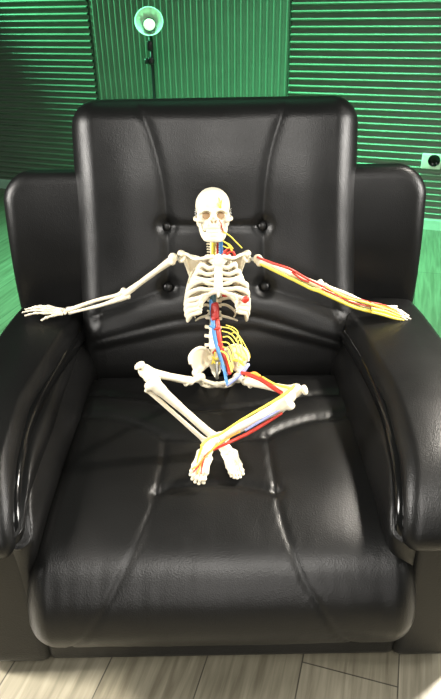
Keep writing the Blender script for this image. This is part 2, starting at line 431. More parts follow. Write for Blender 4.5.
# arms
def interp(T, y):
    T = sorted(T)
    if y <= T[0][0]: return T[0][1]
    for (a, b), (c, d) in zip(T, T[1:]):
        if y <= c:
            f = (y-a)/(c-a); f = f*f*(3-2*f)*.3+f*.7
            return b+(d-b)*f
    return T[-1][1]
INL = [(.62, -.318), (.70, -.338), (.80, -.351), (.93, -.360), (1.1, -.345), (1.25, -.327), (1.4, -.325)]
INR = [(.62, .272), (.70, .289), (.80, .301), (.93, .307), (1.1, .298), (1.25, .287), (1.4, .287)]
PADP = [(1.37, .448), (1.25, .460), (1.05, .466), (.90, .463), (.80, .447), (.735, .421), (.692, .388), (.672, .352), (.678, .326), (.70, .314)]
for sx, INN, out in ((-1, INL, -.505), (1, INR, .490)):
    arm_bm = bmesh.new()
    rbox(arm_bm, (sx*.388-.008, 1.03, .222), (.14, .68, .404), .022, 5)
    bmesh.ops.subdivide_edges(arm_bm, edges=[e for e in arm_bm.edges if e.calc_length() > .3], cuts=24, use_grid_fill=True)
    padz = [(b, c) for b, c in PADP if c > .33]
    for v in arm_bm.verts:
        if v.co.z > .15: v.co.z = min(v.co.z, interp(padz, v.co.y)-.032)
    arm = link_mesh('armrest', arm_bm, M['leather'], chair)
    def pdisp(x, s, p): return .012*(1-(x/.1)**2)*ss(.66, .80, p.y)
    def pmap(c, INN=INN, out=out):
        i = interp(INN, c.y); a = (c.x+.1)/.2          # 0 at the outer side, 1 at the inner one for the left arm
        t = a if out < 0 else 1-a
        return (out+(i-out)*t, c.y, c.z)
    link_mesh('arm_pad', cushion(PADP, -.1, .1, .02, .03, .030, .045, pdisp, 60, 130, post=pmap), M['leather'], arm)
    # glossy roll under the inner lip of the pad
    bm = bmesh.new()
    pts = []
    for y, z in [(1.34, .415), (1.22, .424), (1.10, .429), (1.0, .431), (.90, .428), (.82, .415), (.758, .393), (.718, .366), (.708, .335), (.720, .312)]:
        pts.append((interp(INN, y)+sx*.004, y, z-.002))
    tube(bm, pts, .015, 8, 14)
    link_mesh('piping', bm, M['patent'], arm)
    # puffy inner panel between pad and seat
    IP = [(1.36, -.01), (1.27, .0), (1.16, .006), (1.02, .010), (.88, .008), (.77, .002), (.70, -.006), (.675, -.022)]
    bm = cushion(IP, .14, .435, .06, .02, .04, .05, lambda x, s, p: .014*math.exp(-((x-.35)/.05)**2), 60, 110, swap=True)
    def ipmap(c, INN=INN, sx=sx):
        i = interp(INN, c.y)
        base = abs(i)*.5+.325*.5 if sx < 0 else abs(i)*.5+.295*.5
        return (sx*(base+.006 - c.x - .05*ss(.43, .30, c.z)*.45), c.y, c.z)
    for v in bm.verts:
        v.co = V(ipmap(v.co))
        v.co.z = min(v.co.z, interp(padz, v.co.y)-.047)
    link_mesh('inner_panel', bm, M['leather'], arm)
# base and front rail
bm = bmesh.new(); rbox(bm, (-.008, 1.055, .145), (.66, .72, .25), .02, 4)
link_mesh('base', bm, M['leather'], chair)
for x in (-.40, .385):
    for y in (.76, 1.34):
        bm = bmesh.new(); lathe(bm, [(.022, 0), (.026, .004), (.026, .024)], (x, y, 0), (0, 0, 1), 24); link_mesh('foot', bm, M['black'], chair)

# ------------------------------------------------------------------ skeleton
skel = thing('skeleton_model', (-.01, 1.08, .34), 'small ivory anatomical skeleton sitting cross-legged on the black armchair, arms spread', 'skeleton model')
def bone(name, bm, parent=skel, m='bone', vox=.0014, sm=3, cut=None, melt_it=True):
    if melt_it: bm = melt(bm, vox, sm, cut)
    return link_mesh(name, bm, M[m], parent)
def wire(name, pts, r, m, parent=skel, seg=8):
    bm = bmesh.new(); tube(bm, pts, r, 6, seg); return link_mesh(name, bm, M[m], parent)
# --- skull
SC = at(213, 213.5, 1.205)
tilt = Matrix.Rotation(R(-14), 3, 'X') @ Matrix.Rotation(R(2), 3, 'Z')
K = .925
def sk(x, y, z): return SC + tilt @ (V((x, y, z))*K)
def skr(*r): return tuple(q*K for q in r)
bm = bmesh.new()
ell(bm, sk(0, .012, .016), skr(.0385, .050, .040), tilt, 32, 24)
ell(bm, sk(0, -.012, .020), skr(.0355, .032, .034), tilt, 28, 20)
ell(bm, sk(0, -.024, -.010), skr(.0285, .018, .026), tilt)
tube(bm, [sk(-.029, -.027, .006), sk(-.016, -.0385, .0085), sk(0, -.040, .006), sk(.016, -.0385, .0085), sk(.029, -.027, .006)], .0052*K)
for sx in (-1, 1):
    tube(bm, [sk(sx*.029, -.027, .007), sk(sx*.0315, -.026, -.001), sk(sx*.029, -.0285, -.010)], .0045*K)
    ell(bm, sk(sx*.0275, -.029, -.0125), skr(.010, .009, .0065), tilt)
    tube(bm, [sk(sx*.029, -.028, -.012), sk(sx*.039, -.016, -.0115), sk(sx*.0415, .000, -.010), sk(sx*.037, .014, -.008)], [.0058*K, .0046*K, .0046*K, .005*K], flat=.6, up=(0, 0, 1))
    tube(bm, [sk(sx*.010, -.040, .004), sk(sx*.011, -.040, -.010), sk(sx*.011, -.040, -.022)], .0042*K)
    ell(bm, sk(sx*.0300, .017, -.0185), skr(.0075, .009, .0125), tilt)
tube(bm, [sk(0, -.039, .008), sk(0, -.0435, -.001), sk(0, -.046, -.006)], [.0052*K, .0042*K, .0035*K])
for sx in (-1, 1): ell(bm, sk(sx*.0165, -.0215, -.0245), skr(.0078, .011, .0125), tilt)
ell(bm, sk(0, -.029, -.0255), skr(.0205, .016, .0115), tilt)
cut = bmesh.new()
for sx in (-1, 1):
    ell(cut, sk(sx*.0158, -.045, -.0028), skr(.0122, .021, .0112), tilt)
    ell(cut, sk(sx*.0043, -.047, -.0150), skr(.0040, .011, .0068), tilt @ Matrix.Rotation(R(sx*14), 3, 'Y'))
    ell(cut, sk(sx*.041, -.006, .000), skr(.0065, .012, .011), tilt)
skull = bone('skull', melt(bm, .0011, 0), vox=.0011, sm=2, cut=melt(cut, .0012, 1))
for sx in (-1, 1):                                   # tan inserts paint the shade inside sockets and nose
    bm = bmesh.new(); ell(bm, sk(sx*.0156, -.0275, -.0030), skr(.0112, .0040, .0092), tilt); link_mesh('eye_socket_shade', bm, M['recess_shade'], skull)
bm = bmesh.new(); ell(bm, sk(0, -.036, -.0155), skr(.0058, .003, .0065), tilt); link_mesh('nasal_cavity_shade', bm, M['recess_shade'], skull)
bm = bmesh.new()
def jawarc(a, r1, r2, yc, z): return sk(r1*math.sin(a), yc-r2*math.cos(a), z)
for k in range(12):
    a = R(-66+132*k/11); p = jawarc(a, .0158, .0175, -.0265, -.0350)
    ell(bm, p, skr(.0022, .0020, .0040), tilt, 10, 8)
link_mesh('upper_teeth', bm, M['teeth'], skull)
bm = bmesh.new()
arc = [sk(-.0285, .002, -.014), sk(-.0272, .000, -.028), sk(-.0245, -.005, -.0400), sk(-.0205, -.022, -.0470), sk(-.0145, -.0350, -.0505), sk(0, -.0405, -.0515), sk(.0145, -.0350, -.0505), sk(.0205, -.022, -.0470), sk(.0245, -.005, -.0400), sk(.0272, .000, -.028), sk(.0285, .002, -.014)]
tube(bm, arc, [.0056, .0072, .0082, .0082, .0078, .0074, .0078, .0082, .0082, .0072, .0056], 8, 12, flat=.62, up=tilt @ V((0, -.15, 1)))
ell(bm, sk(0, -.0400, -.0505), skr(.0100, .0055, .0062), tilt)
tube(bm, [sk(-.0175, -.025, -.0420), sk(-.010, -.0375, -.0430), sk(0, -.0410, -.0430), sk(.010, -.0375, -.0430), sk(.0175, -.025, -.0420)], .0050)
jaw = bone('mandible', bm, vox=.0012, sm=2)
bm = bmesh.new()
for k in range(12):
    a = R(-64+128*k/11); p = jawarc(a, .0150, .0172, -.0255, -.0400)
    ell(bm, p, skr(.0020, .0019, .0034), tilt, 10, 8)
link_mesh('lower_teeth', bm, M['teeth'], jaw)
for sx in (-1, 1):
    bm = bmesh.new(); hel = [sk(sx*(.0385+.0016*math.cos(t*2.1)), -.008+.0016*math.sin(t*2.1), .010-.0016*t) for t in range(14)]
    tube(bm, hel, .0007, 3, 6); link_mesh('jaw_spring', bm, M['steel'], skel)
wire('forehead_nerve', [sk(.0165, -.0385, .010), sk(.0155, -.0425, .018), sk(.0150, -.0420, .026), sk(.0120, -.0390, .035)], [.0018, .0016, .0010], 'yellow')
wire('forehead_nerve', [sk(.0155, -.0425, .018), sk(.018, -.0395, .026), sk(.0195, -.036, .032)], [.0014, .0008], 'yellow')
wire('forehead_nerve', [sk(.0165, -.0385, .010), sk(.0125, -.0425, .016), sk(.0095, -.0435, .024)], [.0013, .0007], 'yellow')
wire('face_artery', [sk(.012, -.0435, -.012), sk(.0165, -.0415, -.020), sk(.0175, -.0385, -.028), sk(.0215, -.029, -.038), sk(.0245, -.020, -.048)], [.0009, .0012, .0012], 'red')
# --- spine
SP = cr([at(215.5, 359, 1.150), at(213, 343, 1.165), at(213.5, 324, 1.195), at(214.5, 305, 1.222), at(215, 285, 1.243), at(214.5, 268, 1.248), at(213.5, 257, 1.238), at(213, 247, 1.222), at(213, 238, 1.212)], 14)
cum = [0]
for a, b in zip(SP, SP[1:]): cum.append(cum[-1]+(b-a).length)
def on_spine(t):
    s = t*cum[-1]
    for i in range(len(cum)-1):
        if cum[i+1] >= s:
            f = (s-cum[i])/(cum[i+1]-cum[i]); return SP[i].lerp(SP[i+1], f), (SP[i+1]-SP[i]).normalized()
    return SP[-1], (SP[-1]-SP[-2]).normalized()
def vertebra_mesh():
    bm = bmesh.new()
    lathe(bm, [(.0088, -.0052), (.0094, -.0042), (.0080, 0), (.0094, .0042), (.0088, .0052)], (0, -.004, 0), (0, 0, 1), 24)
    for sx in (-1, 1):
        tube(bm, [(sx*.004, .004, .001), (sx*.011, .006, .001), (sx*.0185, .007, .0015)], [.0030, .0024, .0026], 4, 10)
        tube(bm, [(sx*.006, .007, -.005), (sx*.006, .008, .005)], .0028, 3, 8)
    tube(bm, [(0, .006, 0), (0, .014, -.003), (0, .020, -.006)], [.0034, .0026, .0030], 4, 10)
    bm = melt(bm, .0011, 2)
    return bm
vm = None
lens = [1.9]*5 + [1.02]*12 + [.80]*7                  # relative heights, lumbar to cervical
tot = sum(lens); acc = 0; verts24 = []
for k, l in enumerate(lens):
    t = (acc+l/2)/tot; acc += l
    p, d = on_spine(t)
    if vm is None:
        o = link_mesh('vertebra', vertebra_mesh(), M['bone'], None); vm = o.data
    else:
        o = bpy.data.objects.new('vertebra', vm); col.objects.link(o)
    o.parent = skel
    o.location = p-V(skel['_o'])
    yv = (V((0, 1, 0))-d*d.y).normalized(); xv = yv.cross(d)
    o.rotation_euler = Matrix(((xv.x, yv.x, d.x), (xv.y, yv.y, d.y), (xv.z, yv.z, d.z))).to_euler()
    h = l/tot*cum[-1]/.0122
    wsc = 1.0 if k < 5 else (.85 if k < 17 else .72)
    o.scale = (wsc, wsc, h); verts24.append((p, d))
bm = bmesh.new(); tube(bm, [p+V((0, -.003, 0)) for p, d in verts24], [.0078, .0066, .0058, .0050], 3, 14)
link_mesh('spinal_discs', bm, M['disc'], skel)
# --- ribcage
ST_T, ST_B = at(218.3, 259, 1.168), at(218.3, 290, 1.150)
cx = (ST_T.x+ST_B.x)/2
def st(f): return ST_T.lerp(ST_B, f)
W = [.031, .046, .055, .061, .0655, .068, .070, .070, .0685, .065, .050, .036]
thor = verts24[5:17][::-1]                             # T1 .. T12 from above
CC = {4: (.044, .592), 5: (.050, .574), 6: (.053, .556), 7: (.053, .545), 8: (.052, .535), 9: (.0505, .526)}
for i in range(12):
    p, d = thor[i]; w = W[i]
    for sx in (-1, 1):
        scx = p.x*.6+cx*.4
        zs = p.z; drop = .016+.0012*i
        yf = st(min(1, i/8)).y
        ym = (p.y+yf)/2+.004
        if i < 10:
            pts = [p+V((sx*.007, .006, 0)), V((scx+sx*w*.50, p.y+.021, zs-.001)), V((scx+sx*w*.90, p.y+.006, zs-drop*.45)), V((scx+sx*w, ym-.004, zs-drop*.95))]
            if i < 4:
                f = (.02, .24, .45, .65)[i]; e = st(f)
                pts += [V((cx+sx*w*.78, yf+.010, e.z-.003+.002*(2-i))), V((cx+sx*w*.42, yf-.001, e.z-.004)), e+V((sx*.006, 0, 0))]
            else:
                xx, zz = CC[i]
                pts += [V((cx+sx*(w*.92), yf+.022, (zs-drop*1.0)*.35+zz*.65-.001)), V((cx+sx*xx*.80, yf+.004, zz-.001+(.004 if i < 6 else .002)))]
                if i < 7:
                    f = {4: .84, 5: .98, 6: 1.08}[i]; e = st(f)
                    pts += [V((cx+sx*(.022+.003*(i-4)), yf-.002, (zz+e.z)/2+.001)), e+V((sx*.0055, .001, 0))]
                else:
                    j = {7: (.030, .566), 8: (.037, .552), 9: (.0425, .538)}[i]
                    pts += [V((cx+sx*j[0], yf+.001, j[1]))]
            bm = bmesh.new(); tube(bm, pts, [.0040, .0048, .0055, .0058, .0058, .0056, .0052, .0044], 8, 12, up=(0, -.2, 1), flat=.5)
        elif i == 10:
            pts = [p+V((sx*.007, .006, 0)), p+V((sx*.024, .016, -.004)), p+V((sx*.040, .004, -.008)), p+V((sx*.047, -.014, -.011)), p+V((sx*.043, -.026, -.014))]
            bm = bmesh.new(); tube(bm, pts, [.0034, .0040, .0040, .0026], 8, 10, up=(0, -.2, 1), flat=.55)
        else:
            pts = [p+V((sx*.007, .006, -.002)), at(214.5+sx*7, 315.5, 1.222), at(214.5+sx*14, 317.5, 1.212), at(216.5+sx*21, 320.5, 1.196)]
            bm = bmesh.new(); tube(bm, pts, [.0034, .0038, .0024], 8, 10, up=(0, -.2, 1), flat=.55)
        link_mesh('rib', bm, M['bone'], skel)
for sx in (-1, 1):                                   # cartilage arch below the breastbone
    bm = bmesh.new()
    tube(bm, [st(1.04)+V((sx*.005, .001, 0)), V((cx+sx*.020, ST_B.y+.002, .568)), V((cx+sx*.036, ST_B.y+.006, .549)), V((cx+sx*.046, ST_B.y+.012, .532)), V((cx+sx*.051, ST_B.y+.022, .526))], [.0046, .0050, .0048, .0042], 8, 12, up=(0, -.2, 1), flat=.6)
    link_mesh('costal_cartilage', bm, M['bone'], skel)
bm = bmesh.new()
tube(bm, [st(-.06), st(.12), st(.25)], [.0150, .0145, .0100], 8, 14, up=(1, 0, 0), flat=.32)
tube(bm, [st(.22), st(.5), st(.85), st(1.02)], [.0092, .0092, .0100, .0072], 8, 14, up=(1, 0, 0), flat=.36)
tube(bm, [st(.98), st(1.12), st(1.24)], [.0052, .0042, .0024], 6, 12, up=(1, 0, 0), flat=.45)
bone('sternum', bm, vox=.0011)
# --- shoulder girdle
SHR, SHL = at(173.5, 258.5, 1.215), at(257.5, 260, 1.210)
for sx, acro, mid, sh in ((-1, at(181, 254.5, 1.215), at(196, 258.5, 1.180), SHR), (1, at(247.5, 254.5, 1.212), at(233, 257.5, 1.178), SHL)):
    a = st(-.05)+V((sx*.009, 0, .002))
    bm = bmesh.new()
    tube(bm, [a, mid+V((0, -.006, .001)), acro+V((-sx*.014, -.003, .001)), acro], [.0050, .0038, .0036, .0050], 8, 12)
    bone('clavicle', bm, vox=.0011)
    # scapula: curved triangular blade with spine, acromion, coracoid and socket
    g = acro+V((sx*.002, .010, -.010))
    A = g+V((-sx*.005, .006, .004)); Bp = acro+V((-sx*.038, .048, -.024)); Cp = acro+V((-sx*.022, .044, -.088))
    bm = bmesh.new(); n = 10; rows = []
    for i in range(n+1):
        row = []
        for j in range(n+1-i):
            u, v = i/n, j/n
            q = A*(1-u-v)+Bp*u+Cp*v + V((0, .006*math.sin(PI*min(1, u+v)), 0)); row.append(q)
        rows.append(row)
    vf = [[bm.verts.new(q+V((0, -.0018, 0))) for q in r] for r in rows]; vb = [[bm.verts.new(q+V((0, .0018, 0))) for q in r] for r in rows]
    for i in range(n):
        for j in range(n-i):
            for vv, s in ((vf, 1), (vb, -1)):
                f = (vv[i][j], vv[i+1][j], vv[i][j+1]); bm.faces.new(f if s > 0 else f[::-1])
                if j < n-i-1:
                    f = (vv[i+1][j], vv[i+1][j+1], vv[i][j+1]); bm.faces.new(f if s > 0 else f[::-1])
    per = [(i, 0) for i in range(n+1)] + [(n-j, j) for j in range(1, n+1)] + [(0, j) for j in range(n-1, 0, -1)]
    for (a1, b1), (a2, b2) in zip(per, per[1:]+per[:1]): bm.faces.new((vf[a1][b1], vf[a2][b2], vb[a2][b2], vb[a1][b1]))
    tube(bm, [A, A.lerp(Cp, .5), Cp], [.0052, .0040, .0036], 6, 10)
    tube(bm, [Bp+V((0, .004, -.008)), (Bp+acro)/2+V((0, .008, -.006)), acro+V((0, .008, .002)), acro+V((sx*.003, .000, .000))], [.003, .004, .005, .0055], 8, 10)
    tube(bm, [g+V((-sx*.008, -.002, .004)), g+V((-sx*.010, -.014, .003)), g+V((-sx*.004, -.022, -.002))], [.0045, .004, .0035], 6, 10)
    ell(bm, g+V((sx*.001, 0, -.004)), (.006, .007, .009))
    bone('scapula', bm, vox=.0013, sm=2)
    # steel hook carrying the arm
    bm = bmesh.new(); tube(bm, [g+V((-sx*.002, -.002, -.004)), g*.5+sh*.5+V((0, -.004, .003)), sh], .0014, 6, 8)
    lathe(bm, [(.0034, -.003), (.0040, -.002), (.0040, .002), (.0034, .003)], g*.55+sh*.45+V((0, -.004, 0)), sh-g, 16)
    link_mesh('shoulder_hook', bm, M['steel'], skel)
# --- arms
ELR, ELL = at(125, 294, 1.205), at(319.5, 286, 1.20)
WRR, WRL = at(68, 311.5, 1.235), at(370, 307, 1.225)
def frame(a, b, hint):
    t = (b-a).normalized(); n = (V(hint)-t*V(hint).dot(t)).normalized(); return t, n, t.cross(n)
for sh, el, wr in ((SHR, ELR, WRR), (SHL, ELL, WRL)):
    t, n, s = frame(sh, el, (0, -1, .4))              # t along the arm, n to the viewer, s across
    sgn = 1 if s.z > 0 else -1
    bm = bmesh.new()
    tube(bm, [sh, sh.lerp(el, .12), sh.lerp(el, .35), sh.lerp(el, .65), sh.lerp(el, .9), el], [.0090, .0082, .0066, .0062, .0074, .0084], 8, 14)
    ell(bm, sh+s*sgn*.002, (.0105, .0105, .0105)); ell(bm, sh+t*.006-s*sgn*.005+n*.003, .0072)
    ell(bm, el-t*.002+s*.0085, (.0062, .0062, .0062)); ell(bm, el-t*.002-s*.0085, (.0062, .0062, .0062))
    tube(bm, [el+t*.003+s*.009, el+t*.003, el+t*.003-s*.009], [.0068, .0052, .0068], 4, 12)
    bone('humerus', bm)
    # forearm bones slightly apart, radius above
    e0 = el+t*.009; t2, n2, s2 = frame(e0, wr, (0, -1, .4)); sg = 1 if s2.z > 0 else -1
    up = s2*sg
    bm = bmesh.new()
    tube(bm, [e0-t2*.013+up*-.003-n2*.006, e0-up*.004, e0.lerp(wr, .4)-up*.0065, e0.lerp(wr, .8)-up*.005, wr-up*.004], [.0062, .0068, .0044, .0036, .0042], 8, 12)
    ell(bm, e0-t2*.010-up*.002-n2*.007, (.0058, .0058, .0058))
    bone('ulna', bm)
    bm = bmesh.new()
    tube(bm, [e0+up*.006, e0.lerp(wr, .1)+up*.0055, e0.lerp(wr, .45)+up*.0068, e0.lerp(wr, .85)+up*.004, wr+up*.0035], [.0062, .0042, .0042, .0050, .0070], 8, 12)
    bone('radius', bm)
def finger_mesh(pts, r):
    """metacarpal and phalanges with knuckle swellings along a bent line"""
    bm = bmesh.new(); n = len(pts)-1
    for a, b, k in zip(pts, pts[1:], range(n)):
        q = r*(1-.12*k); a, b = V(a), V(b)
        tube(bm, [a, a.lerp(b, .18), a.lerp(b, .5), a.lerp(b, .85), b], [q*1.25, q*1.05, q*.78, q*1.02, q*1.2 if k < n-1 else q*.8], 4, 10)
    return bm
def hand(wr, tips, thumb, dirhint, mat_='bone', r=.0034):
    """wr wrist, four finger tips (index first), thumb tip: carpals fused, five separate fingers resting on the pad"""
    tip = sum((V(t) for t in tips), V())/4
    t = (tip-wr).normalized(); side = (V(tips[0])-V(tips[3])); side = (side-t*side.dot(t)).normalized(); nn = t.cross(side)
    if nn.z < 0: nn = -nn
    bm = bmesh.new(); rnd = random.Random(3)
    for i in range(8):
        q = wr + t*(.005+.0085*(i//4)) + side*((i % 4)-1.5)*.0056 + nn*rnd.uniform(-.001, .001)
        ell(bm, q, (.0046, .0046, .0042), None, 12, 8)
    carp = bone('hand', bm, vox=.0012, sm=2, m=mat_)
    for k, tp in enumerate(tips):
        a = wr + t*.016 + side*(1.5-k)*.0056; tp = V(tp); L = tp-a
        pts = [a, a+L*.42+nn*.005, a+L*.68+nn*.0055, a+L*.87+nn*.003, tp]
        pts[1] += side*(1.5-k)*.0018
        bm = finger_mesh(pts, r); bm = melt(bm, .0010, 2); link_mesh('finger', bm, M[mat_], carp)
    a = wr + t*.010 + side*.0105; tp = V(thumb); L = tp-a
    bm = finger_mesh([a, a+L*.42+nn*.003, a+L*.75+nn*.003, tp], r*1.08); bm = melt(bm, .0010, 2); link_mesh('thumb', bm, M[mat_], carp)
    return carp
hand(WRR, [at(24.5, 316, 1.222), at(22, 312.5, 1.236), at(25, 309.5, 1.250), at(31, 307.5, 1.262)], at(41, 320.5, 1.205), 0)
hand(WRL, [at(407.5, 320.5, 1.205), at(411, 319.5, 1.212), at(409, 316, 1.225), at(404, 312.5, 1.236)], at(397, 306.5, 1.250), 0)
# --- pelvis
bm = bmesh.new()
for sx in (-1, 1):
    if sx < 0:
        crest = [at(190, 364, 1.085), at(189.5, 357, 1.092), at(194, 350.5, 1.105), at(201, 347.5, 1.125), at(207, 350, 1.148), at(210, 356, 1.165)]
        line = [at(194, 373.5, 1.095), at(198, 372, 1.104), at(201, 369.5, 1.115), at(204.5, 367, 1.128), at(208, 364, 1.145), at(211, 362, 1.160)]
        acet = at(199, 378, 1.096); isch = at(203, 384, 1.150); pub = at(215, 384, 1.070)
    else:
        crest = [at(248, 361, 1.085), at(248, 354, 1.092), at(243, 348, 1.105), at(236, 345, 1.125), at(228, 348, 1.148), at(222, 354, 1.165)]
        line = [at(243, 371.5, 1.095), at(239, 370.5, 1.104), at(235, 368, 1.115), at(230, 366, 1.128), at(225.5, 363, 1.145), at(221, 361, 1.160)]
        acet = at(238, 378, 1.096); isch = at(230, 384, 1.150); pub = at(219, 384, 1.070)
    c, l = cr(crest, 4), cr(line, 4); m = 8; vf = []; vb = []
    for a, b in zip(c, l):
        rf, rb = [], []
        for j in range(m+1):
            q = a.lerp(b, j/m) + V((0, .010*math.sin(PI*j/m), -.004*math.sin(PI*j/m)))
            rf.append(bm.verts.new(q+V((0, -.0022, .0008)))); rb.append(bm.verts.new(q+V((0, .0022, -.0008))))
        vf.append(rf); vb.append(rb)
    for i in range(len(c)-1):
        for j in range(m):
            bm.faces.new((vf[i][j], vf[i+1][j], vf[i+1][j+1], vf[i][j+1])); bm.faces.new((vb[i][j+1], vb[i+1][j+1], vb[i+1][j], vb[i][j]))
        bm.faces.new((vf[i][0], vb[i][0], vb[i+1][0], vf[i+1][0])); bm.faces.new((vf[i+1][m], vb[i+1][m], vb[i][m], vf[i][m]))
    for i in (0, len(c)-1):
        for j in range(m):
            bm.faces.new((vf[i][j], vf[i][j+1], vb[i][j+1], vb[i][j]))
    tube(bm, crest, [.0030, .0036, .0036, .0045], 6, 10)
    tube(bm, line, [.0075, .0062, .0055, .0060], 6, 10)
    ell(bm, acet, (.0115, .0115, .0115))
    tube(bm, [acet, acet.lerp(pub, .5)+V((0, -.004, .001)), pub], [.0070, .0042, .0048], 6, 10)
    tube(bm, [acet, acet.lerp(isch, .6)+V((sx*.003, .004, 0)), isch], [.0085, .0060, .0070], 6, 10)
    tube(bm, [isch, isch.lerp(pub, .5)+V((0, -.004, -.004)), pub+V((0, .002, -.005))], [.0062, .0040, .0046], 6, 10)
PUB = at(217, 384.5, 1.070)
ell(bm, PUB, (.0065, .0055, .0075))
bone('pelvis', bm, vox=.0014, sm=2)
bm = bmesh.new()
tube(bm, [at(216, 357, 1.152), at(216, 364, 1.172), at(216, 371, 1.178), at(216, 377, 1.165)], [.0190, .0165, .0110, .0045], 8, 16, up=(1, 0, 0), flat=.5)
bone('sacrum', bm)
bm = bmesh.new(); tube(bm, [at(217, 361, 1.128), at(217, 370, 1.118), at(217, 379, 1.112)], .0036, 4, 12)
link_mesh('support_rod', bm, M['steel'], skel)
# --- legs
def leg(side, head, troch, knee, pat, tib0, tib1, fib0, fib1):
    bm = bmesh.new()
    sh0 = troch.lerp(knee, .12)
    ell(bm, head, .0098); tube(bm, [head, head.lerp(troch, .7), troch.lerp(knee, .06)], [.0072, .0068, .0085], 6, 12)
    ell(bm, troch, (.0085, .0085, .0085)); ell(bm, troch.lerp(knee, .12)+V((0, -.004, -.007)), .0055)
    t = (knee-troch).normalized(); s = t.cross(V((0, -.5, .86))).normalized()
    tube(bm, [troch, troch.lerp(knee, .2), troch.lerp(knee, .5), troch.lerp(knee, .8), knee], [.0100, .0088, .0080, .0092, .0120], 8, 14)
    dn = (tib0-knee).normalized()
    for q in (-1, 1): ell(bm, knee+s*q*.0085+dn*.004, (.0130, .0126, .0126))
    ell(bm, knee, (.0148, .0130, .0130))
    bone('femur', bm)
    bm = bmesh.new(); d = (pat-knee).normalized(); qq = V((0, 0, 1)).rotation_difference(d).to_matrix()
    ell(bm, pat, (.0115, .0088, .0056), qq); bone('patella', bm)
    bm = bmesh.new(); t = (tib1-tib0).normalized(); s = t.cross(V((0, -.7, .7))).normalized()
    tube(bm, [tib0, tib0.lerp(tib1, .08), tib0.lerp(tib1, .25), tib0.lerp(tib1, .55), tib0.lerp(tib1, .88), tib1], [.0142, .0128, .0092, .0074, .0078, .0105], 8, 14)
    for q in (-1, 1): ell(bm, tib0+s*q*.007, (.0106, .0104, .0088))
    bone('tibia', bm)
    bm = bmesh.new()
    tube(bm, [fib0, fib0.lerp(fib1, .1), fib0.lerp(fib1, .5), fib0.lerp(fib1, .9), fib1], [.0066, .0046, .0042, .0048, .0070], 8, 12)
    bone('fibula', bm)
HEADR, HEADL = at(201, 377, 1.090), at(237, 377, 1.090)
KNR, KNL = at(146.5, 372, .950), at(293.5, 391.5, .925)
leg(-1, HEADR, at(190.5, 381, 1.075), KNR, at(139.5, 365.5, .946), at(152.5, 383, .930), at(214, 437, .915), at(146.5, 389, .934), at(204.5, 440.5, .922))
leg(1, HEADL, at(245, 381, 1.075), KNL, at(304.5, 390, .918), at(287.5, 402, .905), at(219, 437.5, .880), at(283, 409, .908), at(214, 443.5, .884))
def foot(ankle, heel, mid, toes, r=.0046):
    """ankle bone, heel bone, tarsals fused; five separate toe rays"""
    bm = bmesh.new()
    ell(bm, ankle, (.011, .010, .0095)); tube(bm, [ankle, ankle.lerp(heel, .5), heel], [.010, .0085, .0095], 5, 12)
    tube(bm, [ankle, ankle.lerp(mid, .6), mid], [.0105, .0115, .0110], 6, 12)
    side = (V(toes[0])-V(toes[4])).normalized()
    for k in range(5): ell(bm, mid+side*(2-k)*.0050, .0062, None, 12, 8)
    f = bone('foot', bm, vox=.0013, sm=2)
    for k, tp in enumerate(toes):
        a = mid+side*(2-k)*.0052; tp = V(tp); L = tp-a; q = r*(1.25 if k == 0 else 1)
        n = V((0, -.6, .8))
        bm = finger_mesh([a, a+L*.60+n*.003, a+L*.84+n*.0035, tp], q); bm = melt(bm, .0010, 2); link_mesh('toe', bm, M['bone'], f)
    return f
foot(at(219, 441, .905), at(226, 437, .925), at(229, 453, .886), [at(243, 475, .846), at(240.5, 478, .842), at(237.5, 479, .840), at(234.5, 478.5, .840), at(231.5, 477, .842)])
foot(at(212, 441, .868), at(222, 440, .885), at(204.5, 455, .850), [at(203, 483.5, .820), at(198.5, 484.5, .818), at(195, 483, .819), at(192, 480, .822), at(190, 475.5, .827)])

# --- vessels and nerves on the skeleton's own left side
F = -.012
aorta = [at(216, 303, 1.190), at(217, 318, 1.168), at(219, 335, 1.146), at(222, 350, 1.132), at(227, 363, 1.112), at(229.5, 374, 1.088)]
wire('aorta', aorta, [.0052, .0052, .0050, .0042], 'red', seg=12)
cava = [at(211, 300, 1.190), at(212.5, 318, 1.166), at(214.5, 335, 1.146), at(218, 350, 1.130), at(223, 365, 1.104), at(226.5, 380, 1.074)]
wire('vena_cava', cava, [.0046, .0048, .0042, .0032], 'blue', seg=12)
for dx, dy, yy in ((-5, -2, 328), (5, -1, 329), (5, 3, 337)):
    wire('renal_vessel', [at(214.5, yy, 1.146), at(214.5+dx, yy+dy, 1.147)], [.003, .0022], 'blue' if dx < 0 else 'red')
wire('iliac_artery', [at(219, 344, 1.136), at(216, 350, 1.134), at(213, 353, 1.138)], [.0036, .0026], 'red')
wire('oesophagus', [at(213.5, 285, 1.205), at(213, 296, 1.195), at(213.5, 306, 1.188)], .0068, 'teal', seg=12)
bm = bmesh.new()                                     # red vessel block under the breastbone
p0, p1 = at(215, 304, 1.172), at(215, 318, 1.158)
tube(bm, [p0, p0.lerp(p1, .5), p1], [.0085, .0095, .0090], 6, 16, up=(1, 0, 0), flat=.7)
for k in range(5): ell(bm, p0.lerp(p1, k/4)+V((random.uniform(-.005, .005), -.004, 0)), .0042)
bone('vessel_trunk', bm, m='maroon')
bm = bmesh.new(); c = at(225, 293.5, 1.172); ell(bm, c, (.0075, .006, .0085)); ell(bm, c+V((.004, 0, -.003)), .005); bone('heart_vessel', bm, m='red')
bm = bmesh.new(); c = at(246, 299, 1.152); ell(bm, c, (.0075, .006, .0070)); ell(bm, c+V((-.002, 0, -.003)), (.0070, .0055, .0070)); bone('spleen', bm, m='red')
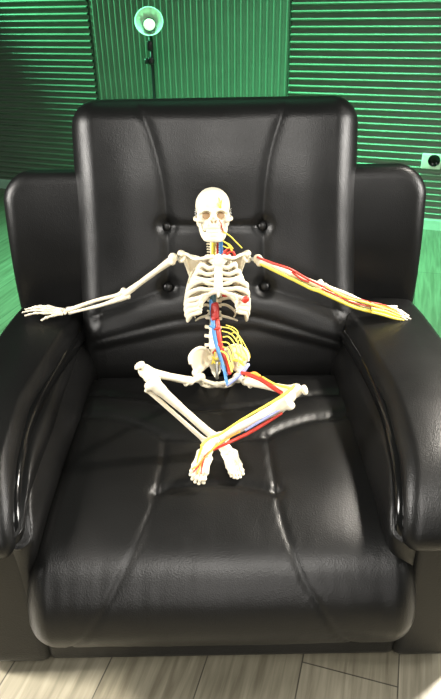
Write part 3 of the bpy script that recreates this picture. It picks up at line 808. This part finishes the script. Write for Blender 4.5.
wire('inguinal_ligament', [at(227, 385.5, 1.060), at(236, 378, 1.064), at(243, 371.5, 1.068), at(248.5, 364, 1.074)], [.0034, .0044, .0040], 'violet', seg=10)
wire('pelvic_vein', [at(221, 366, 1.110), at(224, 371, 1.098), at(227.5, 375, 1.090)], .0026, 'violet')
wire('pelvic_vein', [at(228, 385, 1.060), at(226, 379, 1.068), at(225, 373, 1.080)], .0036, 'blue')
for pts, r in (([(222, 327), (231, 329), (239, 337), (243, 348), (247, 356)], .0016), ([(222, 331), (231, 334), (238, 343), (241, 352), (243, 362)], .0016),
               ([(223, 337), (229, 337), (235, 345), (238, 355), (239, 366)], .0018), ([(222, 342), (228, 343), (232, 350), (234, 360)], .0018),
               ([(223, 347), (228, 349), (231, 357), (233, 368)], .0020), ([(229, 334), (236, 333), (242, 340), (249, 353), (250, 358)], .0012),
               ([(226, 325), (234, 328), (238, 333), (236, 341)], .0014), ([(221, 351), (226, 354), (229, 362), (232, 372)], .0022), ([(240, 338), (236, 346), (230, 345)], .0013)):
    wire('plexus_nerve', [at(a, b, 1.142-.0016*max(0, b-325)-.010*(k > 0)) for k, (a, b) in enumerate(pts)], r*.78, 'yellow')
for pts, r in (([(213, 361), (217, 364), (222, 362)], .0026), ([(212, 357), (216, 359), (221, 357)], .0022), ([(236, 352), (241, 356), (245, 360)], .0034), ([(233, 360), (239, 361), (244, 365)], .0032), ([(215, 352), (214, 358), (212, 364)], .0018)):
    wire('plexus_nerve', [at(a, b, 1.130 if a < 225 else 1.083) for a, b in pts], r, 'yellow')
# neck
wire('neck_nerve', [at(214, 241, 1.186), at(213.5, 249, 1.196), at(213.5, 257, 1.205)], .0048, 'yellow', seg=10)
wire('neck_artery', [at(217.5, 240, 1.184), at(217.5, 249, 1.192), at(217.5, 258, 1.198)], .0022, 'red')
wire('neck_vein', [at(221, 240, 1.182), at(221, 249, 1.188), at(221.5, 259, 1.192)], .0044, 'blue', seg=10)
wire('neck_vein', [at(224, 254, 1.186), at(230, 257, 1.180), at(236, 256.5, 1.182)], .0026, 'blue')
for pts in ([(222, 257), (225, 252), (229, 248), (232, 250)], [(226, 256), (229, 252), (233, 252), (235, 256)], [(224, 251), (228, 254), (232, 257)]):
    wire('neck_artery', [at(a, b, 1.180) for a, b in pts], .0027, 'red')
for pts in ([(221, 240), (226, 243), (229, 246), (232, 251)], [(225, 242), (230, 245), (233, 249)], [(223, 246), (228, 248), (231, 246)]):
    wire('neck_nerve', [at(a, b, 1.176) for a, b in pts], .0014, 'yellow')
wire('jaw_nerve', [sk(.0195, -.030, -.036), at(230, 236, 1.160), at(236, 242, 1.164), at(242, 248, 1.172)], .0013, 'yellow')
# left arm
wire('arm_artery', [at(257, 257, 1.200), at(272, 263, 1.194), at(290, 269, 1.190), at(304, 277, 1.187), at(318, 284, 1.183), at(334, 292, 1.188), at(350, 297, 1.196), at(369, 301.5, 1.208)], [.0026, .0030, .0028, .0024, .0020, .0016], 'red')
wire('arm_artery', [at(292, 272, 1.189), at(301, 279, 1.186), at(309, 282, 1.184)], .0024, 'red')
wire('arm_artery', [at(322, 289, 1.184), at(338, 296, 1.188), at(354, 303, 1.200), at(372, 306.5, 1.206), at(388, 309, 1.210), at(400, 313.5, 1.208)], [.0018, .0020, .0014, .0008], 'red')
wire('arm_nerve', [at(260, 264, 1.200), at(276, 271.5, 1.194), at(294, 280, 1.190), at(310, 288, 1.186), at(320, 291.5, 1.184), at(336, 299, 1.188), at(354, 307, 1.200), at(372, 312, 1.208)], [.0028, .0034, .0038, .0044, .0044, .0040], 'yellow')
wire('arm_nerve', [at(326, 287, 1.186), at(344, 296.5, 1.192), at(360, 301, 1.203), at(374, 305, 1.205), at(390, 310.5, 1.208), at(402, 316, 1.203)], [.0030, .0036, .0030, .0018], 'yellow')
for k, pts in enumerate(([(372, 312), (384, 315), (396, 318.5), (404, 320)], [(372, 309), (386, 312), (400, 317)], [(370, 304), (384, 306), (397, 310.5)])):
    wire('hand_nerve', [at(a, b, (1.196, 1.200, 1.214)[k]) for a, b in pts], [.0034, .0036, .0018], 'yellow' if k != 2 else 'orange')
wire('hand_artery', [at(370, 302.5, 1.205), at(380, 304, 1.212), at(390, 307, 1.212)], [.0024, .0012], 'red')
wire('hand_artery', [at(374, 309, 1.200), at(384, 309, 1.203), at(394, 312.5, 1.203)], [.0018, .0010], 'red')
# left leg
wire('thigh_artery', [at(242, 373, 1.062), at(250, 375, 1.040), at(262, 380, 1.008), at(273, 387.5, .968), at(283, 394, .928)], [.0040, .0048, .0048, .0036], 'red', seg=10)
wire('thigh_nerve', [at(246, 376, 1.046), at(254, 373.5, 1.036), at(260, 376, 1.014)], [.0028, .0042, .0026], 'orange')
wire('thigh_nerve', [at(262, 377, 1.016), at(275, 384, .970), at(290, 388, .918)], [.0020, .0020, .0028], 'yellow')
wire('shin_nerve', [at(295, 385, .912), at(288, 391.5, .902), at(279, 398, .895), at(260, 409, .886), at(238, 422, .875), at(221, 433.5, .866), at(209, 438.5, .858), at(201, 446, .848)], [.0026, .0030, .0022, .0020, .0024, .0024], 'yellow')
wire('shin_vein', [at(281, 409, .893), at(263, 419.5, .884), at(245, 430.5, .876)], [.0020, .0026, .0020], 'violet')
wire('shin_artery', [at(282, 413, .893), at(265, 423.5, .886), at(247, 434, .878), at(230, 442, .870), at(213, 450, .854)], [.0024, .0032, .0030, .0022], 'red')
wire('shin_artery', [at(240, 431.5, .872), at(228, 438, .866), at(215, 447, .854), at(206, 456, .842)], [.0016, .0022, .0018], 'orange')
for tx, ty, ty2, m_ in ((201, 474, .823, 'red'), (197, 474, .822, 'orange'), (193.5, 472, .826, 'red'), (191.5, 469, .828, 'orange')):
    wire('foot_artery', [at(210, 451, .848), at(204, 458, .838), at((tx+203)/2, 466, .831), at(tx, ty, ty2-.002)], [.0019, .0019, .0011], m_)
wire('foot_nerve', [at(202, 447, .842), at(199, 455, .838), at(197, 463, .833)], [.0022, .0012], 'yellow')

# ------------------------------------------------------------------ reflector lamp behind the chair
LX, LY = -.316, 3.3
lamp = thing('floor_lamp', (-.318, LY+.05, 0), 'slim floor lamp with round pale metal dish shade, standing before the ribbed green wall', 'lamp')
hc = V((LX, LY, 1.018)); ax = (CAM-hc).normalized(); ax = (ax+V((0, 0, .46))+V((-.03, 0, 0))).normalized()
bm = bmesh.new()
prof_o = [(.018, -.070), (.026, -.066), (.034, -.055), (.048, -.032), (.060, -.008), (.067, .006), (.069, .010), (.0675, .012), (.064, .010)]
lathe(bm, prof_o, hc, ax, 48, cap=False)
bm.faces.ensure_lookup_table()
shade = link_mesh('lamp_shade', bm, M['lampwhite'], lamp)
bm = bmesh.new(); lathe(bm, [(.064, .010), (.058, -.006), (.046, -.030), (.033, -.050), (.018, -.060), (.002, -.061)], hc, ax, 48, cap=False); link_mesh('reflector', bm, M['lampinner'], shade)
bm = bmesh.new(); lathe(bm, [(.018, -.058), (.030, -.040), (.0325, -.028), (.0325, -.022), (.0290, -.021), (.0285, -.030)], hc, ax, 36, cap=False); link_mesh('bulb_collar', bm, M['black'], lamp)
bm = bmesh.new(); lathe(bm, [(.016, -.058), (.026, -.040), (.0288, -.026), (.025, -.018), (.015, -.012), (.002, -.010)], hc, ax, 36); link_mesh('bulb', bm, M['bulb'], lamp)
bm = bmesh.new(); nk = hc-ax*.058
tube(bm, [nk, nk+V((-.002, .010, -.035)), V((-.318, LY+.05, .93)), V((-.318, LY+.05, .90))], .011, 6, 14)
rbox(bm, (-.322, LY+.045, .915), (.030, .026, .045), .006, 3); link_mesh('joint', bm, M['black'], lamp)
bm = bmesh.new(); lathe(bm, [(.004, -.03), (.004, 0), (.013, .004), (.014, .016), (.010, .020)], (-.335, LY+.05, .846), (-1, -.2, 0), 20)
rbox(bm, (-.322, LY+.05, .846), (.030, .028, .034), .006, 3); link_mesh('clamp_knob', bm, M['black'], lamp)
bm = bmesh.new(); tube(bm, [(-.318, LY+.05, .02), (-.318, LY+.05, .5), (-.318, LY+.05, .92)], .0085, 4, 16); link_mesh('pole', bm, M['black'], lamp)
bm = bmesh.new(); lathe(bm, [(.125, 0), (.130, .004), (.128, .014), (.10, .020), (.014, .024), (.012, .05)], (-.318, LY+.05, 0), (0, 0, 1), 48); link_mesh('base', bm, M['black'], lamp)

# ------------------------------------------------------------------ wall socket at the right
su, sz = (1.118-WO.x)/WE.x, .366
rotw = Matrix((( WE.x, WN.x*-1, 0), (WE.y, WN.y*-1, 0), (0, 0, 1)))
soc = thing('wall_socket', tuple(wall_pt(su, .02, sz)), 'whitish wall socket plate with round black recess on the ribbed green wall, right edge', 'socket')
bm = bmesh.new(); rbox(bm, wall_pt(su, .024, sz), (.100, .014, .078), .006, 3, rotw); link_mesh('plate', bm, M['plate'], soc)
bm = bmesh.new(); lathe(bm, [(.030, 0), (.030, .004), (.026, .006), (.024, .001), (.012, .0005)], wall_pt(su+.012, .031, sz+.006), WN, 36); link_mesh('recess', bm, M['patent'], soc)

for o in bpy.data.objects:
    if '_o' in o: del o['_o']
